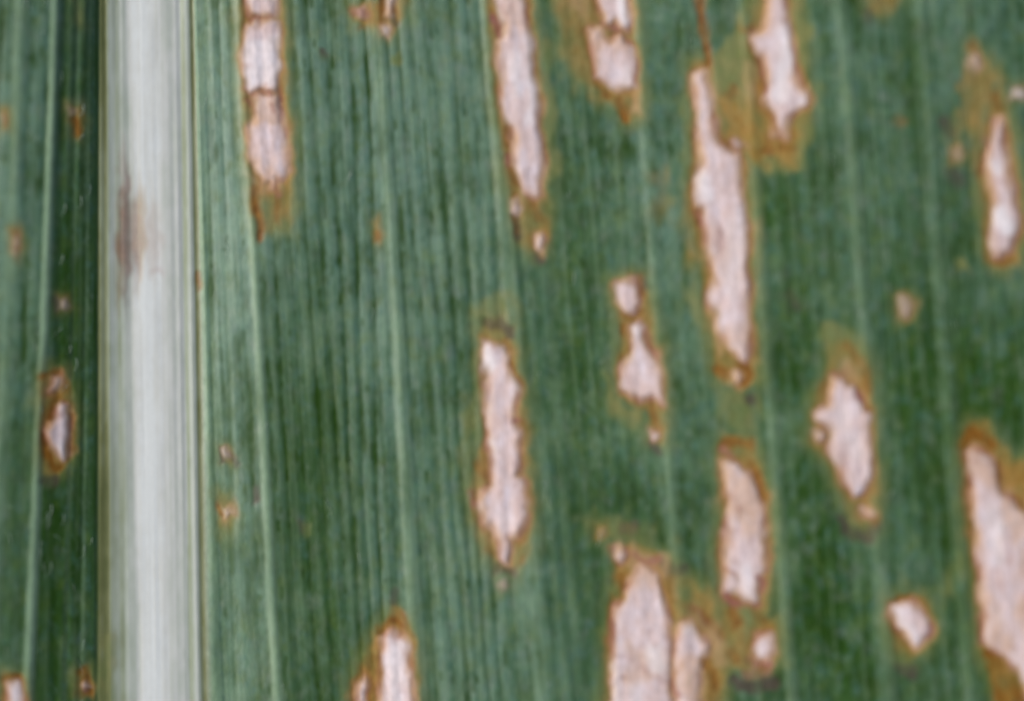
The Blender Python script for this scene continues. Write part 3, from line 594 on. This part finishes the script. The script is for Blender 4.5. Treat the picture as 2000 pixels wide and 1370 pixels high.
def piece(name, codev, mat, parent):
    q = FACES[codev]
    used, inv = np.unique(q, return_inverse=True)
    inv = inv.reshape(-1).astype(np.int32)
    me = bpy.data.meshes.new(name)
    n, f = len(used), len(q)
    me.vertices.add(n); me.loops.add(4 * f); me.polygons.add(f)
    me.vertices.foreach_set('co', P[used].astype(np.float32).ravel())
    me.loops.foreach_set('vertex_index', inv)
    me.polygons.foreach_set('loop_start', np.arange(0, 4 * f, 4, dtype=np.int32))
    me.update(calc_edges=True)
    me.polygons.foreach_set('use_smooth', np.ones(f, bool))
    uvl = me.uv_layers.new(name='along_veins')
    uvl.data.foreach_set('uv', UV[used][inv].astype(np.float32).ravel())
    for k, a in ATTR.items():
        at = me.attributes.new(k, 'FLOAT', 'POINT')
        at.data.foreach_set('value', a[used])
    me.normals_split_custom_set_from_vertices(NRM[used].astype(np.float32))
    me.materials.append(mat)
    o = bpy.data.objects.new(name, me); col.objects.link(o); o.parent = parent
    return o

leaf = bpy.data.objects.new('maize_leaf', None)
col.objects.link(leaf)
leaf['label'] = 'green maize leaf with pale midrib and long bleached brown-rimmed disease lesions'
leaf['category'] = 'leaf'

piece('blade', 1, MAT_BLADE, leaf)
piece('blade', 2, MAT_BLADE, leaf)
rib = piece('midrib', 3, MAT_RIB, leaf)
rib['label'] = 'broad whitish midrib with a faint purple-brown bruise'
for k in range(len(VEINS)):
    if 10 + k in FACES: piece('vein', 10 + k, MAT_VEIN, leaf)
for k, (rim, cen, br, tn, hl) in enumerate(LES, 1):
    base = 1000 + k * 20
    have = [base + c for c in range(0, len(cen) + 1) if base + c in FACES]
    if not have: continue
    o = piece('lesion', have[0], MAT_RIM if have[0] == base else MAT_DEAD, leaf)
    for c in have[1:]:
        piece('dead_patch', c, MAT_DEAD, o)

# ------------------------------------------------------------------ the back of the leaf and its cut thickness
iu = np.unique(np.r_[np.linspace(0, NU - 1, 130).astype(int), 0, NU - 1]); iv = np.unique(np.r_[np.linspace(0, NV - 1, 90).astype(int), 0, NV - 1])
xx, yy = np.meshgrid(gu[iu], gv[iv])
zs = Z[np.ix_(iv, iu)] - 16 - 22 * np.exp(-((S[np.ix_(iv, iu)] - 290) / 110) ** 2)
verts = np.stack([(xx - CU) * U, -(yy - CV) * U, zs * U], -1).reshape(-1, 3)
nu, nv = len(iu), len(iv)
gi = np.arange(nu * nv).reshape(nv, nu)
fs = np.stack([gi[:-1, :-1], gi[:-1, 1:], gi[1:, 1:], gi[1:, :-1]], -1).reshape(-1, 4).tolist()
ring = [(0, i) for i in range(nu)] + [(j, nu - 1) for j in range(1, nv)] + [(nv - 1, i) for i in range(nu - 2, -1, -1)] + [(j, 0) for j in range(nv - 2, 0, -1)]
top = [P[vid[iv[j], iu[i]]] for j, i in ring]
b0 = len(verts); verts = np.vstack([verts, np.array(top)])
for a in range(len(ring)):
    b = (a + 1) % len(ring)
    fs.append([int(gi[ring[a]]), b0 + a, b0 + b, int(gi[ring[b]])])
me = bpy.data.meshes.new('underside'); me.from_pydata(verts.tolist(), [], fs); me.update()
me.polygons.foreach_set('use_smooth', np.ones(len(fs), bool))
mu = bpy.data.materials.new('leaf_underside'); mu.use_nodes = True
mb = mu.node_tree.nodes['Principled BSDF']; mb.inputs['Roughness'].default_value = .6
tn_ = mu.node_tree.nodes.new('ShaderNodeTexNoise'); tn_.inputs['Scale'].default_value = 900
rp = mu.node_tree.nodes.new('ShaderNodeValToRGB')
rp.color_ramp.elements[0].color = (.07, .15, .07, 1); rp.color_ramp.elements[1].color = (.11, .20, .10, 1)
mu.node_tree.links.new(tn_.outputs['Fac'], rp.inputs[0]); mu.node_tree.links.new(rp.outputs[0], mb.inputs['Base Color'])
me.materials.append(mu)
o = bpy.data.objects.new('underside', me); col.objects.link(o); o.parent = leaf

# ------------------------------------------------------------------ leaf hairs
rng = np.random.default_rng(8)
hv, hf = [], []
def zat(x, y):
    i = int(np.clip(np.searchsorted(gu, x), 0, NU - 1)); j = int(np.clip(np.searchsorted(gv, y), 0, NV - 1)); return Z[j, i]
def hair(x, y, ang, length, lift, r):
    pts = []
    for t in np.linspace(0, 1, 5):
        a = ang + .5 * t * (1 if rng.random() < .5 else .6)
        px, py = x + length * t * math.cos(a), y + length * t * math.sin(a)
        pts.append((px, py, zat(px, py) + .6 + lift * math.sin(t * math.pi * .7)))
    base = len(hv)
    for n, (px, py, pz) in enumerate(pts):
        rr_ = r * (1 - .75 * n / 4)
        for k in range(4):
            t = k * math.pi / 2
            hv.append(((px + rr_ * math.cos(t) * abs(math.sin(ang)) - CU) * U, -(py + rr_ * math.cos(t) * abs(math.cos(ang)) - CV) * U, (pz + rr_ * math.sin(t)) * U))
    for n in range(4):
        for k in range(4):
            a = base + n * 4 + k; b = base + n * 4 + (k + 1) % 4
            hf.append((a, b, b + 4, a + 4))
for x, y, a, l in [(84,1095,1.0,34),(82,1070,1.2,24),(75,650,.2,14),(150,1285,.9,36),(120,1240,.6,40),(70,1245,.7,30),(95,1000,1.1,34),(636,975,.9,36),(165,206,1.4,26),(130,400,1.4,26),(160,385,1.3,24),(104,985,1.4,30),(1060,940,1.0,34),(1070,970,1.1,26),(150,700,1.2,26),(126,500,1.5,20),(700,1080,1.1,20),(850,1100,1.3,16)]:
    hair(x, y, a, l, 3, .9)
for _ in range(90):
    x = rng.choice([rng.uniform(-40, 190), rng.uniform(400, 1150), rng.uniform(1100, 2050)], p=[.5, .3, .2]); y = rng.uniform(-40, 1410)
    hair(x, y, rng.normal(1.25, .35), rng.uniform(10, 28), rng.uniform(1, 3), rng.uniform(.5, .8))
me = bpy.data.meshes.new('leaf_hairs'); me.from_pydata(hv, [], hf); me.update()
mh = bpy.data.materials.new('pale_hair'); mh.use_nodes = True
hb = mh.node_tree.nodes['Principled BSDF']; hb.inputs['Roughness'].default_value = .35
ht = mh.node_tree.nodes.new('ShaderNodeTexNoise'); ht.inputs['Scale'].default_value = 700
hr = mh.node_tree.nodes.new('ShaderNodeValToRGB')
hr.color_ramp.elements[0].color = (.25, .36, .28, 1); hr.color_ramp.elements[1].color = (.42, .52, .46, 1)
mh.node_tree.links.new(ht.outputs['Fac'], hr.inputs[0]); mh.node_tree.links.new(hr.outputs[0], hb.inputs['Base Color'])
me.materials.append(mh)
o = bpy.data.objects.new('leaf_hairs', me); col.objects.link(o); o.parent = leaf; o['kind'] = 'stuff'
